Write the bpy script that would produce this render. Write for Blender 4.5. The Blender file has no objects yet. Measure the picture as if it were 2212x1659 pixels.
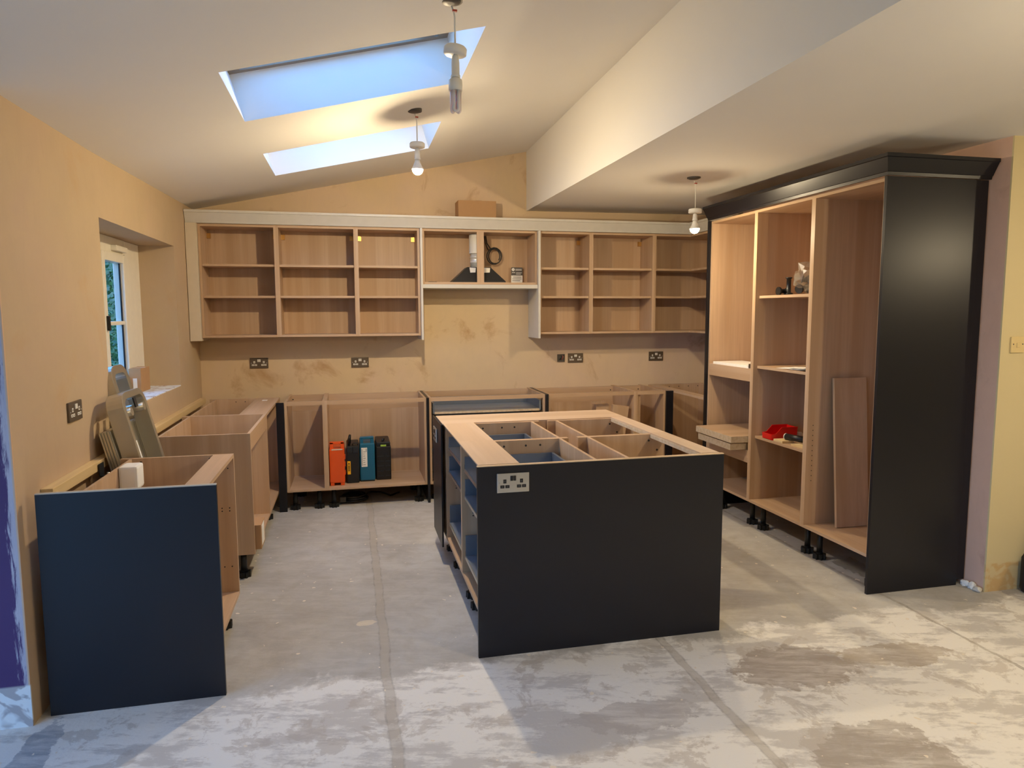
import bpy, bmesh, math, random
from mathutils import Vector, Matrix
random.seed(7)
sc = bpy.context.scene
COL = sc.collection

# ------------------------------------------------------------------ camera, sky, exposure
cp = (1.2142, -6.2368, 1.5616); yaw, pitch, roll = .2278, -.1022, -.0040
f_ = Vector((math.sin(yaw)*math.cos(pitch), math.cos(yaw)*math.cos(pitch), math.sin(pitch)))
r_ = Vector((math.cos(yaw), -math.sin(yaw), 0)); u_ = r_.cross(f_)
r2 = r_*math.cos(roll)+u_*math.sin(roll); u2 = -r_*math.sin(roll)+u_*math.cos(roll)
cam = bpy.data.cameras.new('camera'); camo = bpy.data.objects.new('camera', cam); COL.objects.link(camo)
camo.matrix_world = Matrix(((r2.x, u2.x, -f_.x, cp[0]), (r2.y, u2.y, -f_.y, cp[1]), (r2.z, u2.z, -f_.z, cp[2]), (0, 0, 0, 1)))
cam.sensor_fit = 'HORIZONTAL'; cam.sensor_width = 36; cam.lens = 36*1508.6/2212; cam.clip_start = .02
sc.camera = camo
world = bpy.data.worlds.new('dusk_sky'); sc.world = world; world.use_nodes = True
wt = world.node_tree; bg = wt.nodes['Background']; bg.inputs[1].default_value = 1.0        # clear dusk: pale near the horizon, blue overhead
wg = wt.nodes.new('ShaderNodeTexCoord'); wx = wt.nodes.new('ShaderNodeSeparateXYZ'); wr = wt.nodes.new('ShaderNodeValToRGB')
wt.links.new(wg.outputs['Generated'], wx.inputs[0]); wt.links.new(wx.outputs[2], wr.inputs[0]); wt.links.new(wr.outputs[0], bg.inputs[0])
wr.color_ramp.elements[0].position = .02; wr.color_ramp.elements[0].color = (1.6, 3.0, 5.2, 1)
wr.color_ramp.elements[1].position = .62; wr.color_ramp.elements[1].color = (.40, 1.6, 4.2, 1)
sc.view_settings.view_transform = 'Standard'; sc.view_settings.look = 'None'; sc.view_settings.gamma = 1
sc.view_settings.exposure = 0.17; sc.view_settings.use_curve_mapping = False
WARM = (1.0, .80, .51); LAMP = 1760.0          # colour and strength of the lit bulbs

# ------------------------------------------------------------------ materials
def srgb(r, g, b):
    c = [x/255 for x in (r, g, b)]
    return tuple((x/12.92 if x <= .04045 else ((x+.055)/1.055)**2.4) for x in c)
class NT:
    def __init__(s, name):
        s.m = bpy.data.materials.new(name); s.m.use_nodes = True; s.t = s.m.node_tree
        s.b = s.t.nodes['Principled BSDF']
    def n(s, typ, ins=None, **pr):
        k = s.t.nodes.new(typ)
        for a, v in pr.items(): setattr(k, a, v)
        for a, v in (ins or {}).items():
            if isinstance(v, bpy.types.NodeSocket): s.t.links.new(v, k.inputs[a])
            elif isinstance(v, tuple) and len(v) == 3 and k.inputs[a].type == 'RGBA': k.inputs[a].default_value = (*v, 1)
            else: k.inputs[a].default_value = v
        return k
    def pos(s): return s.n('ShaderNodeNewGeometry').outputs['Position']
    def obj(s):
        o = s.n('ShaderNodeTexCoord').outputs['Object']; r = s.n('ShaderNodeObjectInfo').outputs['Random']
        m = s.math('MULTIPLY', r, 37.0); c = s.n('ShaderNodeCombineXYZ', {0: m, 1: m, 2: m})
        return s.n('ShaderNodeVectorMath', {0: o, 1: c.outputs[0]}, operation='ADD').outputs[0]
    def scale(s, vec, sc3): return s.n('ShaderNodeVectorMath', {0: vec, 1: sc3}, operation='MULTIPLY').outputs[0]
    def noise(s, vec, scale=5., detail=4., rough=.5, dist=0.): return s.n('ShaderNodeTexNoise', {'Vector': vec, 'Scale': scale, 'Detail': detail, 'Roughness': rough, 'Distortion': dist}).outputs['Fac']
    def math(s, op, a, b=0., c=0., clamp=False):
        k = s.n('ShaderNodeMath', {0: a, 1: b, 2: c}, operation=op, use_clamp=clamp); return k.outputs[0]
    def ramp(s, fac, stops):
        k = s.n('ShaderNodeValToRGB', {0: fac}); e = k.color_ramp.elements
        while len(e) < len(stops): e.new(.5)
        for i, (p, c) in enumerate(stops): e[i].position = p; e[i].color = (*c, 1) if isinstance(c, tuple) else (c, c, c, 1)
        return k.outputs[0]
    def mix(s, fac, a, b, bt='MIX'):
        k = s.n('ShaderNodeMix', data_type='RGBA', blend_type=bt)
        for i, v in ((0, fac), (6, a), (7, b)):
            if isinstance(v, bpy.types.NodeSocket): s.t.links.new(v, k.inputs[i])
            elif isinstance(v, tuple): k.inputs[i].default_value = (*v, 1)
            else: k.inputs[i].default_value = v
        return k.outputs[2]
    def xyz(s, v): return s.n('ShaderNodeSeparateXYZ', {0: v}).outputs
    def step(s, x, a, b): return s.n('ShaderNodeMapRange', {0: x, 1: a, 2: b, 3: 0., 4: 1.}).outputs[0]
    def col(s, c):
        if isinstance(c, tuple): s.b.inputs['Base Color'].default_value = (*c, 1)
        else: s.t.links.new(c, s.b.inputs['Base Color'])
        return s
    def rough(s, r, spec=.5, metal=0.):
        if isinstance(r, float): s.b.inputs['Roughness'].default_value = r
        else: s.t.links.new(r, s.b.inputs['Roughness'])
        s.b.inputs['Specular IOR Level'].default_value = spec; s.b.inputs['Metallic'].default_value = metal
        return s
    def bump(s, h, st=.3, d=.01):
        k = s.n('ShaderNodeBump', {'Strength': st, 'Distance': d, 'Height': h}); s.t.links.new(k.outputs[0], s.b.inputs['Normal']); return s
MAT = {}
def plain(name, c, r=.5, metal=0., spec=.5, var=.06):
    k = NT(name); n = k.noise(k.obj(), 18., 3.)
    k.col(k.mix(n, tuple(x*(1-var) for x in c), tuple(min(1, x*(1+var)) for x in c))).rough(r, spec, metal); MAT[name] = k.m
def oak(name, sc3, base=(196, 165, 134), r=.45):
    k = NT(name); o = k.obj(); b = srgb(*base)
    grain = k.noise(k.scale(o, sc3), 1., 6., .62, .25)
    stave = k.noise(k.scale(o, tuple(x*.20 for x in sc3)), 1.3, 1., .4)
    c = k.mix(k.ramp(grain, [(.3, 0.), (.7, 1.)]), tuple(x*.90 for x in b), tuple(min(1, x*1.06) for x in b))
    c = k.mix(k.ramp(stave, [(.42, 0.), (.58, 1.)]), c, k.mix(.6, c, (b[0]*.82, b[1]*.76, b[2]*.66)))
    k.col(c).rough(r, .35).bump(grain, .05, .004); MAT[name] = k.m
oak('oak_z', (48, 48, 1.6)); oak('oak_x', (1.6, 48, 48)); oak('oak_y', (48, 1.6, 48))
oak('oak_top', (48, 1.6, 48), (204, 178, 152)); oak('oak_top_skylit_x', (1.6, 48, 48), (204, 178, 152))  # same oak made paler, so skylight on the island tops sits in the colour
oak('oak_edge', (30, 30, 30), (214, 184, 146))
oak('pine', (60, 2, 60), (226, 200, 150), .6)
oak('chipboard', (160, 160, 160), (205, 186, 158), .8)
plain('navy', srgb(20, 20, 27), .37, 0, .45); plain('navy_edge', srgb(190, 178, 160), .6)
plain('grey_paint', srgb(205, 200, 190), .45); plain('cream_panel', srgb(208, 194, 170), .5)
plain('black_plastic', srgb(22, 22, 24), .42); plain('dark_metal', srgb(52, 56, 64), .38, .55)
plain('drawer_metal', srgb(120, 128, 140), .38, .5); plain('drawer_base', srgb(112, 118, 128), .34, .0)
plain('steel', srgb(200, 198, 192), .32, .9); plain('aluminium', srgb(196, 192, 178), .34, .85)
plain('bronze', srgb(104, 90, 74), .38, .35); plain('white_plastic', srgb(236, 232, 222), .35)
plain('upvc', srgb(236, 230, 214), .35); plain('cardboard', srgb(178, 138, 96), .8); plain('paper', srgb(238, 234, 226), .8)
plain('orange_plastic', srgb(226, 86, 22), .4); plain('blue_plastic', srgb(20, 96, 128), .42); plain('yellow_label', srgb(246, 186, 30), .5)
plain('green_plastic', srgb(150, 186, 70), .5); plain('red_plastic', srgb(206, 20, 16), .32); plain('white_foam', srgb(240, 238, 232), .7)
plain('brass', srgb(196, 150, 84), .3, .8); plain('silver_foil', srgb(222, 222, 220), .3, .35); plain('flex_duct', srgb(226, 222, 214), .6)
plain('ink', srgb(40, 38, 36), .6); plain('grey_print', srgb(84, 80, 76), .6); plain('warn_red', srgb(190, 80, 60), .5)
plain('white_paint', srgb(226, 224, 218), .6); plain('grey_box', srgb(90, 84, 78), .5, .4)
plain('roof_frame', srgb(150, 132, 112), .6); plain('cream_skirt', srgb(220, 196, 140), .7)
k = NT('glass'); k.col((1., 1., 1.)).rough(.0, .5); k.b.inputs['Transmission Weight'].default_value = 1; k.b.inputs['IOR'].default_value = 1.01; MAT['glass'] = k.m
def bulb_mat(f):
    k = NT('bulb_lit'); k.col((1., .9, .75)); k.b.inputs['Emission Color'].default_value = (*WARM, 1); k.b.inputs['Emission Strength'].default_value = LAMP*f; MAT['bulb_lit_%g' % f] = k.m; return 'bulb_lit_%g' % f
k = NT('tube_glass'); k.col(srgb(232, 222, 222)).rough(.2); k.b.inputs['Subsurface Weight'].default_value = .3; MAT['tube_glass'] = k.m
k = NT('polythene'); t = k.t                                     # clear crinkled plastic
tr = k.n('ShaderNodeBsdfTransparent', {0: (.93, .92, .9)}); gl = k.n('ShaderNodeBsdfGlossy', {0: (.8, .8, .78), 1: .25}); df = k.n('ShaderNodeBsdfTranslucent', {0: (.8, .78, .74)})
m1 = k.n('ShaderNodeMixShader', {0: .62, 1: gl.outputs[0], 2: df.outputs[0]}); m2 = k.n('ShaderNodeMixShader', {0: .42, 1: tr.outputs[0], 2: m1.outputs[0]})
t.links.new(m2.outputs[0], t.nodes['Material Output'].inputs[0]); MAT['polythene'] = k.m
# painted ceiling
k = NT('ceiling_paint'); p = k.pos(); n = k.noise(p, 1.2, 3.)
k.col(k.mix(n, srgb(232, 227, 218), srgb(238, 234, 226))).rough(.85, .25).bump(k.noise(p, 60., 3.), .06, .003); MAT['ceiling_paint'] = k.m
# bare gypsum plaster, drying in pink and buff
def plaster(name, a, b, stain, amt):
    k = NT(name); p = k.pos()
    big = k.noise(p, 1.1, 4., .55, .6); mid = k.noise(p, 4.5, 5., .6, .4); tr_ = k.noise(k.scale(p, (3, 3, 1.2)), 3., 5., .65, 1.2)
    c = k.mix(k.ramp(big, [(.38, 0.), (.64, 1.)]), a, b)
    c = k.mix(k.math('MULTIPLY', k.ramp(mid, [(.35, 0.), (.7, 1.)]), .5), c, tuple(min(1, x*1.12) for x in a))
    s1 = k.ramp(k.noise(p, 2.6, 6., .62, .5), [(.57, 0.), (.72, 1.)])
    c = k.mix(k.math('MULTIPLY', s1, amt), c, stain)
    c = k.mix(k.math('MULTIPLY', k.ramp(tr_, [(.5, 0.), (.75, 1.)]), .25), c, tuple(x*.86 for x in b))
    k.col(c).rough(.7, .3).bump(mid, .08, .01); MAT[name] = k.m
plaster('plaster_back', srgb(212, 188, 150), srgb(218, 192, 164), srgb(168, 122, 74), .7)
plaster('plaster_left', srgb(188, 166, 134), srgb(193, 167, 140), srgb(190, 150, 104), .35)
plaster('plaster_pink', srgb(214, 180, 160), srgb(208, 172, 152), srgb(160, 116, 98), .5)
# purple paint with a ragged filler edge, buff plaster above, ghost of a white skirting below
k = NT('purple_paint'); p = k.pos(); X = k.xyz(p)
nz = k.noise(k.scale(p, (60, 1, 7)), 1., 6., .7, .5); c = k.mix(k.noise(p, 3., 4.), srgb(70, 47, 90), srgb(84, 60, 106))
edge = k.math('ADD', X[0], k.math('MULTIPLY', k.math('SUBTRACT', nz, .5), .10))
c = k.mix(k.ramp(k.step(edge, -.03, -.018), [(0, 0.), (1, 1.)]), c, k.mix(nz, srgb(146, 136, 158), srgb(206, 200, 204)))
c = k.mix(k.step(X[0], -.008, -.004), c, srgb(206, 172, 142))
low = k.step(X[2], .168, .160); c = k.mix(low, c, k.mix(k.ramp(k.noise(p, 9., 3., .5, 1.5), [(.5, 0.), (.56, 1.)]), srgb(228, 226, 222), srgb(176, 168, 166)))
c = k.mix(k.step(X[2], 2.0, 2.02), c, srgb(206, 172, 136)); k.col(c).rough(.55, .3); MAT['purple_paint'] = k.m
k = NT('cream_paint'); p = k.pos(); X = k.xyz(p); c = k.mix(k.noise(p, 2., 3.), srgb(216, 200, 156), srgb(210, 193, 148))
c = k.mix(k.math('MULTIPLY', k.step(X[2], .165, .155), k.ramp(k.noise(p, 11., 4., .5, .8), [(.46, .15), (.56, 1.)])), c, srgb(206, 172, 120)); k.col(c).rough(.6, .3); MAT['cream_paint'] = k.m
# concrete floor
k = NT('concrete'); p = k.pos(); X = k.xyz(p)
wob = k.noise(p, 3.2, 6., .65); wob2 = k.noise(p, 14., 5., .65)
rot = k.n('ShaderNodeVectorRotate', {'Vector': p, 'Angle': math.radians(16)}, rotation_type='Z_AXIS').outputs[0]
streak = k.noise(k.scale(rot, (3.0, 15, 1)), 1., 10., .76, .25); blot = k.noise(k.scale(p, (1, 1.7, 1)), 2.3, 11., .68, .15); cloud = k.noise(p, 1.4, 6., .6, .6); fine = k.noise(p, 38., 6., .7)
inn = k.mix(k.ramp(cloud, [(.35, 0.), (.65, 1.)]), srgb(166, 162, 156), srgb(192, 189, 182))
inn = k.mix(k.math('MULTIPLY', k.ramp(streak, [(.45, 0.), (.72, 1.)]), .38), inn, srgb(210, 208, 202))
inn = k.mix(k.math('MULTIPLY', k.ramp(k.noise(p, 7., 8., .7, .5), [(.45, 0.), (.65, 1.)]), .45), inn, srgb(160, 152, 140))
scr = k.ramp(k.math('ADD', k.math('MULTIPLY', blot, .62), k.math('MULTIPLY', streak, .38)), [(.455, 0.), (.505, 1.)]); out = k.mix(scr, srgb(200, 196, 190), srgb(230, 227, 220))
out = k.mix(k.math('MULTIPLY', k.ramp(k.noise(p, 5., 7., .68, .4), [(.54, 0.), (.58, 1.)]), .5), out, srgb(178, 168, 156))
yb = k.math('ADD', X[1], k.math('ADD', k.math('MULTIPLY', k.math('SUBTRACT', wob, .5), .5), k.math('MULTIPLY', k.math('SUBTRACT', wob2, .5), .12)))
c = k.mix(k.step(yb, -3.26, -3.32), inn, out)
for (bx, by, rx, ry, cc) in ((3.10, -3.66, .26, .17, (162, 150, 138)), (3.62, -3.66, .3, .10, (172, 160, 144)), (3.0, -4.28, .26, .2, (166, 156, 144)), (.07, -3.6, .06, .26, (150, 154, 160)), (2.25, -3.85, .30, .10, (184, 178, 172)), (1.25, -2.76, .05, .03, (222, 210, 186))):
    dx = k.math('DIVIDE', k.math('SUBTRACT', X[0], bx), rx); dy = k.math('DIVIDE', k.math('SUBTRACT', X[1], by), ry)
    d = k.math('ADD', k.math('ADD', k.math('MULTIPLY', dx, dx), k.math('MULTIPLY', dy, dy)), k.math('ADD', k.math('MULTIPLY', k.math('SUBTRACT', wob, .5), 3.6), k.math('MULTIPLY', k.math('SUBTRACT', wob2, .5), 2.2)))
    c = k.mix(k.math('MULTIPLY', k.step(d, 1.10, .94), k.ramp(streak, [(.42, .9), (.64, .35)])), c, srgb(*cc))
for (jx, w, dk) in ((1.335, .022, .30), (2.625, .020, .35), (4.05, .006, .5)):
    dd = k.math('ABSOLUTE', k.math('SUBTRACT', k.math('ADD', X[0], k.math('MULTIPLY', k.math('SUBTRACT', wob, .5), .05)), jx))
    body = k.math('MULTIPLY', k.step(dd, w, w*.85), .5); rim = k.math('MULTIPLY', k.step(k.math('ABSOLUTE', k.math('SUBTRACT', dd, w)), .006, .001), dk)
    c = k.mix(body, c, srgb(172, 162, 146)); c = k.mix(k.math('MULTIPLY', rim, k.ramp(wob2, [(.4, .2), (.6, 1.)])), c, srgb(84, 76, 66))
chips = k.ramp(k.noise(p, 24., 2., .4), [(.725, 0.), (.735, 1.)]); c = k.mix(chips, c, srgb(226, 216, 198))
c = k.mix(k.ramp(k.noise(k.scale(rot, (30, 60, 1)), 1., 4., .7), [(.70, 0.), (.74, 1.)]), c, srgb(140, 130, 120))
k.col(c).rough(.78, .25).bump(k.math('ADD', fine, k.math('MULTIPLY', streak, .6)), .25, .006); MAT['concrete'] = k.m
k = NT('leaf'); k.col(k.ramp(k.noise(k.pos(), 9., 2.), [(.3, srgb(40, 66, 34)), (.7, srgb(104, 128, 66))])).rough(.5); MAT['leaf'] = k.m
k = NT('lawn'); k.col(k.ramp(k.noise(k.pos(), 6., 4.), [(.3, srgb(50, 70, 36)), (.7, srgb(90, 104, 60))])).rough(.9); MAT['lawn'] = k.m
k = NT('dusty_sill'); p = k.pos(); k.col(k.mix(k.ramp(k.noise(p, 16., 6., .7), [(.52, 0.), (.64, 1.)]), srgb(226, 228, 228), srgb(168, 132, 100))).rough(.8); MAT['dusty_sill'] = k.m

# ------------------------------------------------------------------ mesh helpers
WL = {}
class MB:
    def __init__(s): s.v = []; s.f = []; s.sm = []
    def add(s, vs, fs, smooth=False):
        o = len(s.v); s.v += [Vector(a) for a in vs]; s.f += [tuple(i+o for i in f) for f in fs]; s.sm += [smooth]*len(fs); return s
    def box(s, x0, x1, y0, y1, z0, z1):
        return s.add([(x0,y0,z0),(x1,y0,z0),(x1,y1,z0),(x0,y1,z0),(x0,y0,z1),(x1,y0,z1),(x1,y1,z1),(x0,y1,z1)],
                     [(0,3,2,1),(4,5,6,7),(0,1,5,4),(1,2,6,5),(2,3,7,6),(3,0,4,7)])
    def prism(s, poly, ax, a0, a1):                 # poly in the two other axes, in xyz order
        def P(q, a): l = list(q); l.insert(ax, a); return tuple(l)
        n = len(poly)
        return s.add([P(q, a0) for q in poly]+[P(q, a1) for q in poly], [tuple(range(n))[::-1], tuple(range(n, 2*n))]+[(i, (i+1) % n, n+(i+1) % n, n+i) for i in range(n)])
    def lathe(s, prof, c=(0, 0, 0), seg=20, smooth=True):     # (r, z) pairs about the z axis
        vs = []; fs = []
        for r, z in prof:
            for i in range(seg): a = 2*math.pi*i/seg; vs.append((c[0]+r*math.cos(a), c[1]+r*math.sin(a), c[2]+z))
        for j in range(len(prof)-1):
            for i in range(seg): fs.append((j*seg+i, j*seg+(i+1) % seg, (j+1)*seg+(i+1) % seg, (j+1)*seg+i))
        s.add(vs, fs, smooth); o = len(s.v)-len(vs)
        for j, rev in ((0, True), (len(prof)-1, False)):
            if prof[j][0] > 1e-5: q = tuple(o+j*seg+i for i in range(seg)); s.f.append(q[::-1] if rev else q); s.sm.append(False)
        return s
    def tube(s, pts, r, seg=8, closed=False, flat=None):
        pts = [Vector(p) for p in pts]; n = len(pts); vs = []; fs = []; up = Vector((0, 0, 1)); last = None
        for i, p in enumerate(pts):
            a = pts[(i-1) % n] if (closed or i) else p; b = pts[(i+1) % n] if (closed or i < n-1) else p
            t = (b-a).normalized(); ref = last if last is not None else (up if abs(t.z) < .9 else Vector((1, 0, 0)))
            x = (ref-t*ref.dot(t)).normalized(); y = t.cross(x); last = x
            for k_ in range(seg):
                an = 2*math.pi*k_/seg; vs.append(p+x*r*math.cos(an)+y*(flat or r)*math.sin(an))
        m = n if closed else n-1
        for i in range(m):
            for k_ in range(seg): fs.append((i*seg+k_, i*seg+(k_+1) % seg, ((i+1) % n)*seg+(k_+1) % seg, ((i+1) % n)*seg+k_))
        if not closed: fs += [tuple(range(seg))[::-1], tuple((n-1)*seg+i for i in range(seg))]
        return s.add(vs, fs, True)
    def xf(s, M): s.v = [M @ v for v in s.v]; return s
    def build(s, name, mat, parent=None, bevel=0., origin=None, bs=2):
        lo = Vector([min(v[i] for v in s.v) for i in range(3)]); hi = Vector([max(v[i] for v in s.v) for i in range(3)])
        w = Vector(origin) if origin else Vector(((lo.x+hi.x)/2, (lo.y+hi.y)/2, lo.z))
        me = bpy.data.meshes.new(name); me.from_pydata([tuple(v-w) for v in s.v], [], s.f)
        me.polygons.foreach_set('use_smooth', s.sm)
        bm = bmesh.new(); bm.from_mesh(me)
        if bevel:
            bmesh.ops.bevel(bm, geom=[e for e in bm.edges if e.is_manifold and e.calc_face_angle(0) > .5], offset=bevel, segments=bs, affect='EDGES', profile=.6)
        bmesh.ops.recalc_face_normals(bm, faces=bm.faces); bm.to_mesh(me); bm.free()
        for mt in (mat if isinstance(mat, (list, tuple)) else [mat]): me.materials.append(MAT[mt])
        return link(name, me, w, parent)
def link(name, me, w, parent=None):
    o = bpy.data.objects.new(name, me); COL.objects.link(o); WL[o.name] = Vector(w)
    if parent: o.parent = parent; o.location = Vector(w)-WL[parent.name]
    else: o.location = w
    return o
def thing(name, label, cat, loc, group=None):
    o = link(name, None, loc); o.empty_display_size = .1; return tag(o, label, cat, group)
def tag(o, label, cat, group=None):
    o['label'] = label; o['category'] = cat
    if group: o['group'] = group
    return o
def struct(o, label=None):
    o['kind'] = 'structure'
    if label: o['label'] = label
    return o
def bx(name, mat, parent, *b, bevel=0.): return MB().box(*b).build(name, mat, parent, bevel)
def dup(src, w, parent=None):
    c = src.copy(); COL.objects.link(c); WL[c.name] = Vector(w); c.parent = parent
    c.location = Vector(w)-(WL[parent.name] if parent else Vector()); return c
LEGS = {}
def leg(parent, x, y, h):
    if h not in LEGS:
        m = MB().lathe([(.033, h-.006), (.033, h)], seg=16).lathe([(.019, .03), (.017, h-.006)], seg=14)
        vs = []; n = 32
        m.lathe([(.024, .034), (.012, .05)], seg=14)
        ring = [(.040 if (i//2) % 2 else .031) for i in range(n)]
        for z in (0, .034): vs += [(ring[i]*math.cos(2*math.pi*i/n), ring[i]*math.sin(2*math.pi*i/n), z) for i in range(n)]
        m.add(vs, [tuple(range(n))[::-1], tuple(range(n, 2*n))]+[(i, (i+1) % n, n+(i+1) % n, n+i) for i in range(n)])
        LEGS[h] = m.build('leg', 'black_plastic', parent, origin=(0, 0, 0)); o = LEGS[h]; WL[o.name] = Vector((x, y, 0)); o.location = Vector((x, y, 0))-WL[parent.name]; return o
    return dup(LEGS[h], (x, y, 0), parent)
def holes(parent, pts, ax, r=.004):               # drilled fixing holes, small dark plugs
    for p in pts:
        m = MB().lathe([(r, -.0008), (r, .0008)], seg=8)
        if ax == 'x': m.xf(Matrix.Rotation(math.pi/2, 4, 'Y'))
        if ax == 'y': m.xf(Matrix.Rotation(math.pi/2, 4, 'X'))
        m.xf(Matrix.Translation(p)).build('fixing_hole', 'ink', parent)
T = .018

# ------------------------------------------------------------------ the room
struct(MB().box(-1.6, 8.1, -9.3, .3, -.12, 0).build('floor', 'concrete'), 'bare concrete floor with pale scraped filler patches')
struct(MB().box(-.42, 4.92, 0, .25, 0, 3.3).build('wall_back', 'plaster_back'), 'bare buff plaster wall behind the base units')
WY0, WY1, WZ0, WZ1 = -2.28, -.725, 1.035, 2.046
m = MB().box(-.36, 0, -3.365, 0, 0, WZ0).box(-.36, 0, -3.365, 0, WZ1, 2.9).box(-.36, 0, -3.365, WY0, WZ0, WZ1).box(-.36, 0, WY1, 0, WZ0, WZ1)
struct(m.build('wall_left', 'plaster_left'), 'bare buff plaster wall with a window opening')
struct(MB().box(-1.5, .0, -3.373, -3.365, 0, 2.9).build('wall_left_return', 'purple_paint'), 'purple painted wall with ragged filler edge')
struct(MB().box(4.62, 4.92, -3.165, 0, 0, 2.9).build('wall_right', 'plaster_pink'), 'pink plaster wall beside the tall units')
struct(MB().box(4.62, 8, -3.175, -3.165, 0, 2.9).build('wall_right_return', 'cream_paint'), 'cream painted wall with light switch')
struct(MB().box(-1.6, -1.5, -3.9, -3.365, 0, 2.9).box(-1.6, -1.5, -9.2, -8.1, 0, 2.9).box(-1.6, -1.5, -8.1, -3.9, 2.15, 2.9).build('wall_far_left', 'plaster_left')); struct(MB().box(8, 8.1, -9.2, -3.165, 0, 2.9).build('wall_far_right', 'cream_paint'))
struct(MB().box(-1.6, 8, -9.3, -9.2, 0, 3.3).build('wall_rear', 'cream_paint'))
def lerp(a, b, t): return a+(b-a)*t
def zL(y): return lerp(2.405, 2.355, min(1, -y/2.3))
def zR(y): return lerp(2.992, 3.045, min(1, -y/3.0))
def zc(x, y): return lerp(zL(y), zR(y), x/2.8)
SKY = ((.725, 1.83, -3.10, -2.36), (.725, 1.83, -1.58, -.83))
m = MB(); xs = [0, .725, 1.83, 2.8]; ys = [.02, -.83, -1.58, -2.36, -3.10, -3.365, -3.88, -4.62, -5.40, -6.14, -9.2]
for i in range(3):
    for j in range(10):
        if i == 1 and j in (1, 3): continue
        q = [(xs[i], ys[j]), (xs[i+1], ys[j]), (xs[i+1], ys[j+1]), (xs[i], ys[j+1])]; m.add([(a, b, zc(a, b)) for a, b in q], [(0, 1, 2, 3)])
m.add([(-1.6, -3.365, 2.355), (0, -3.365, 2.355), (0, -9.2, 2.355), (-1.6, -9.2, 2.355)], [(0, 1, 2, 3)])
struct(m.build('ceiling', 'ceiling_paint'), 'sloping white ceiling with two roof windows')
m = MB().add([(2.8, .02, 2.472), (4.93, .02, 2.487), (4.93, -3.165, 2.47), (2.8, -3.165, 2.46), (2.8, -9.2, 2.452), (4.93, -9.2, 2.46), (8, -3.165, 2.48), (8, -9.2, 2.47)], [(0, 1, 2, 3), (3, 2, 5, 4), (2, 6, 7, 5)])
struct(m.build('ceiling', 'ceiling_paint'), 'flat lower white ceiling over the tall units')
m = MB().add([(2.8, .02, 2.472), (2.8, -3.165, 2.46), (2.8, -9.2, 2.452), (2.8, -9.2, 3.2), (2.8, -3.165, 3.2), (2.8, .02, 3.2)], [(0, 1, 4, 5), (1, 2, 3, 4)])
struct(m.build('wall_bulkhead', 'ceiling_paint'), 'white bulkhead face between sloping and flat ceilings')
# roof windows: plastered reveal, frame, pane
for n, (x0, x1, y0, y1) in enumerate(SKY):
    up = Vector((-.065, 0, .225)); c = [Vector((x, y, zc(x, y))) for x, y in ((x0, y0), (x1, y0), (x1, y1), (x0, y1))]; t = [a+up for a in c]
    w = MB().add([*c, *t], [(0, 1, 5, 4), (1, 2, 6, 5), (2, 3, 7, 6), (3, 0, 4, 7)]).build('window_%d' % (n+2), 'ceiling_paint'); struct(w, 'roof window in the sloping ceiling')
    ctr = sum(t, Vector())/4; q = t[2]
    MB().box(q.x-.17, q.x-.07, q.y-.075, q.y-.045, q.z-.012, q.z+.006).build('catch', 'steel', w, .004)
    inn = [a+(ctr-a)*.0 for a in t]; o2 = [ctr+(a-ctr)*1.16 for a in t]; i2 = [ctr+(a-ctr)*.90 for a in t]; h = Vector((0, 0, .07))
    MB().add([*o2, *i2, *[a+h for a in o2], *[a+h for a in i2]], [(0, 1, 5, 4), (1, 2, 6, 5), (2, 3, 7, 6), (3, 0, 4, 7), (4, 5, 13, 12), (5, 6, 14, 13), (6, 7, 15, 14), (7, 4, 12, 15), (8, 9, 13, 12), (9, 10, 14, 13), (10, 11, 15, 14), (11, 8, 12, 15), (0, 1, 9, 8), (1, 2, 10, 9), (2, 3, 11, 10), (3, 0, 8, 11)]).build('window_frame', 'roof_frame', w)
    MB().add([a+h*.6 for a in i2]+[a+h*.7 for a in i2], [(0, 3, 2, 1), (4, 5, 6, 7), (0, 1, 5, 4), (1, 2, 6, 5), (2, 3, 7, 6), (3, 0, 4, 7)]).build('pane', 'glass', w)
# window in the left wall
w = struct(MB().box(-.30, -.235, WY0, WY0+.07, WZ0, WZ1).box(-.30, -.235, WY1-.335, WY1, WZ0, WZ1).box(-.30, -.235, WY0+.07, WY1-.335, WZ1-.10, WZ1).box(-.30, -.235, WY0+.07, WY1-.335, WZ0, WZ0+.06).box(-.30, -.235, -1.60, -1.54, WZ0+.06, WZ1-.10).build('window_1', 'upvc', bevel=.004), 'cream framed window deep in the left wall')
for a, b in ((-1.54, -1.072), (-2.21, -1.60)):
    z0, z1 = WZ0+.06, WZ1-.10
    s = MB().box(-.29, -.222, a, a+.055, z0, z1).box(-.29, -.222, b-.055, b, z0, z1).box(-.29, -.222, a+.055, b-.055, z0, z0+.055).box(-.29, -.222, a+.055, b-.055, z1-.055, z1).build('sash', 'upvc', w, .006)
    if b > -1.2: bx('gasket', 'black_plastic', w, -.234, -.2325, b+.0005, b+.010, z0-.004, z1+.004)
    MB().box(-.262, -.256, a+.05, b-.05, z0+.05, z1-.05).build('pane', 'glass', s)
    MB().box(-.252, -.244, b-.066, b-.055, z0+.055, z1-.055).build('gasket', 'black_plastic', s)
    MB().box(-.27, -.235, a+.055, b-.055, 1.49, 1.515).build('glazing_bar', 'upvc', s, .003)
MB().box(-.236, -.2, WY1-.60, WY1-.37, WZ1-.085, WZ1-.05).build('trickle_vent', 'upvc', w, .006)
MB().box(-.222, -.205, -1.53, -1.505, 1.46, 1.55).build('handle', 'black_plastic', w, .004)
MB().box(-.36, -.30, WY1-.03, WY1, WZ0, WZ1).build('outer_lining', 'white_paint', w)
MB().box(-.24, .0, WY0, WY1, WZ0, WZ0+.006).build('window_sill', 'dusty_sill', w)
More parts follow.
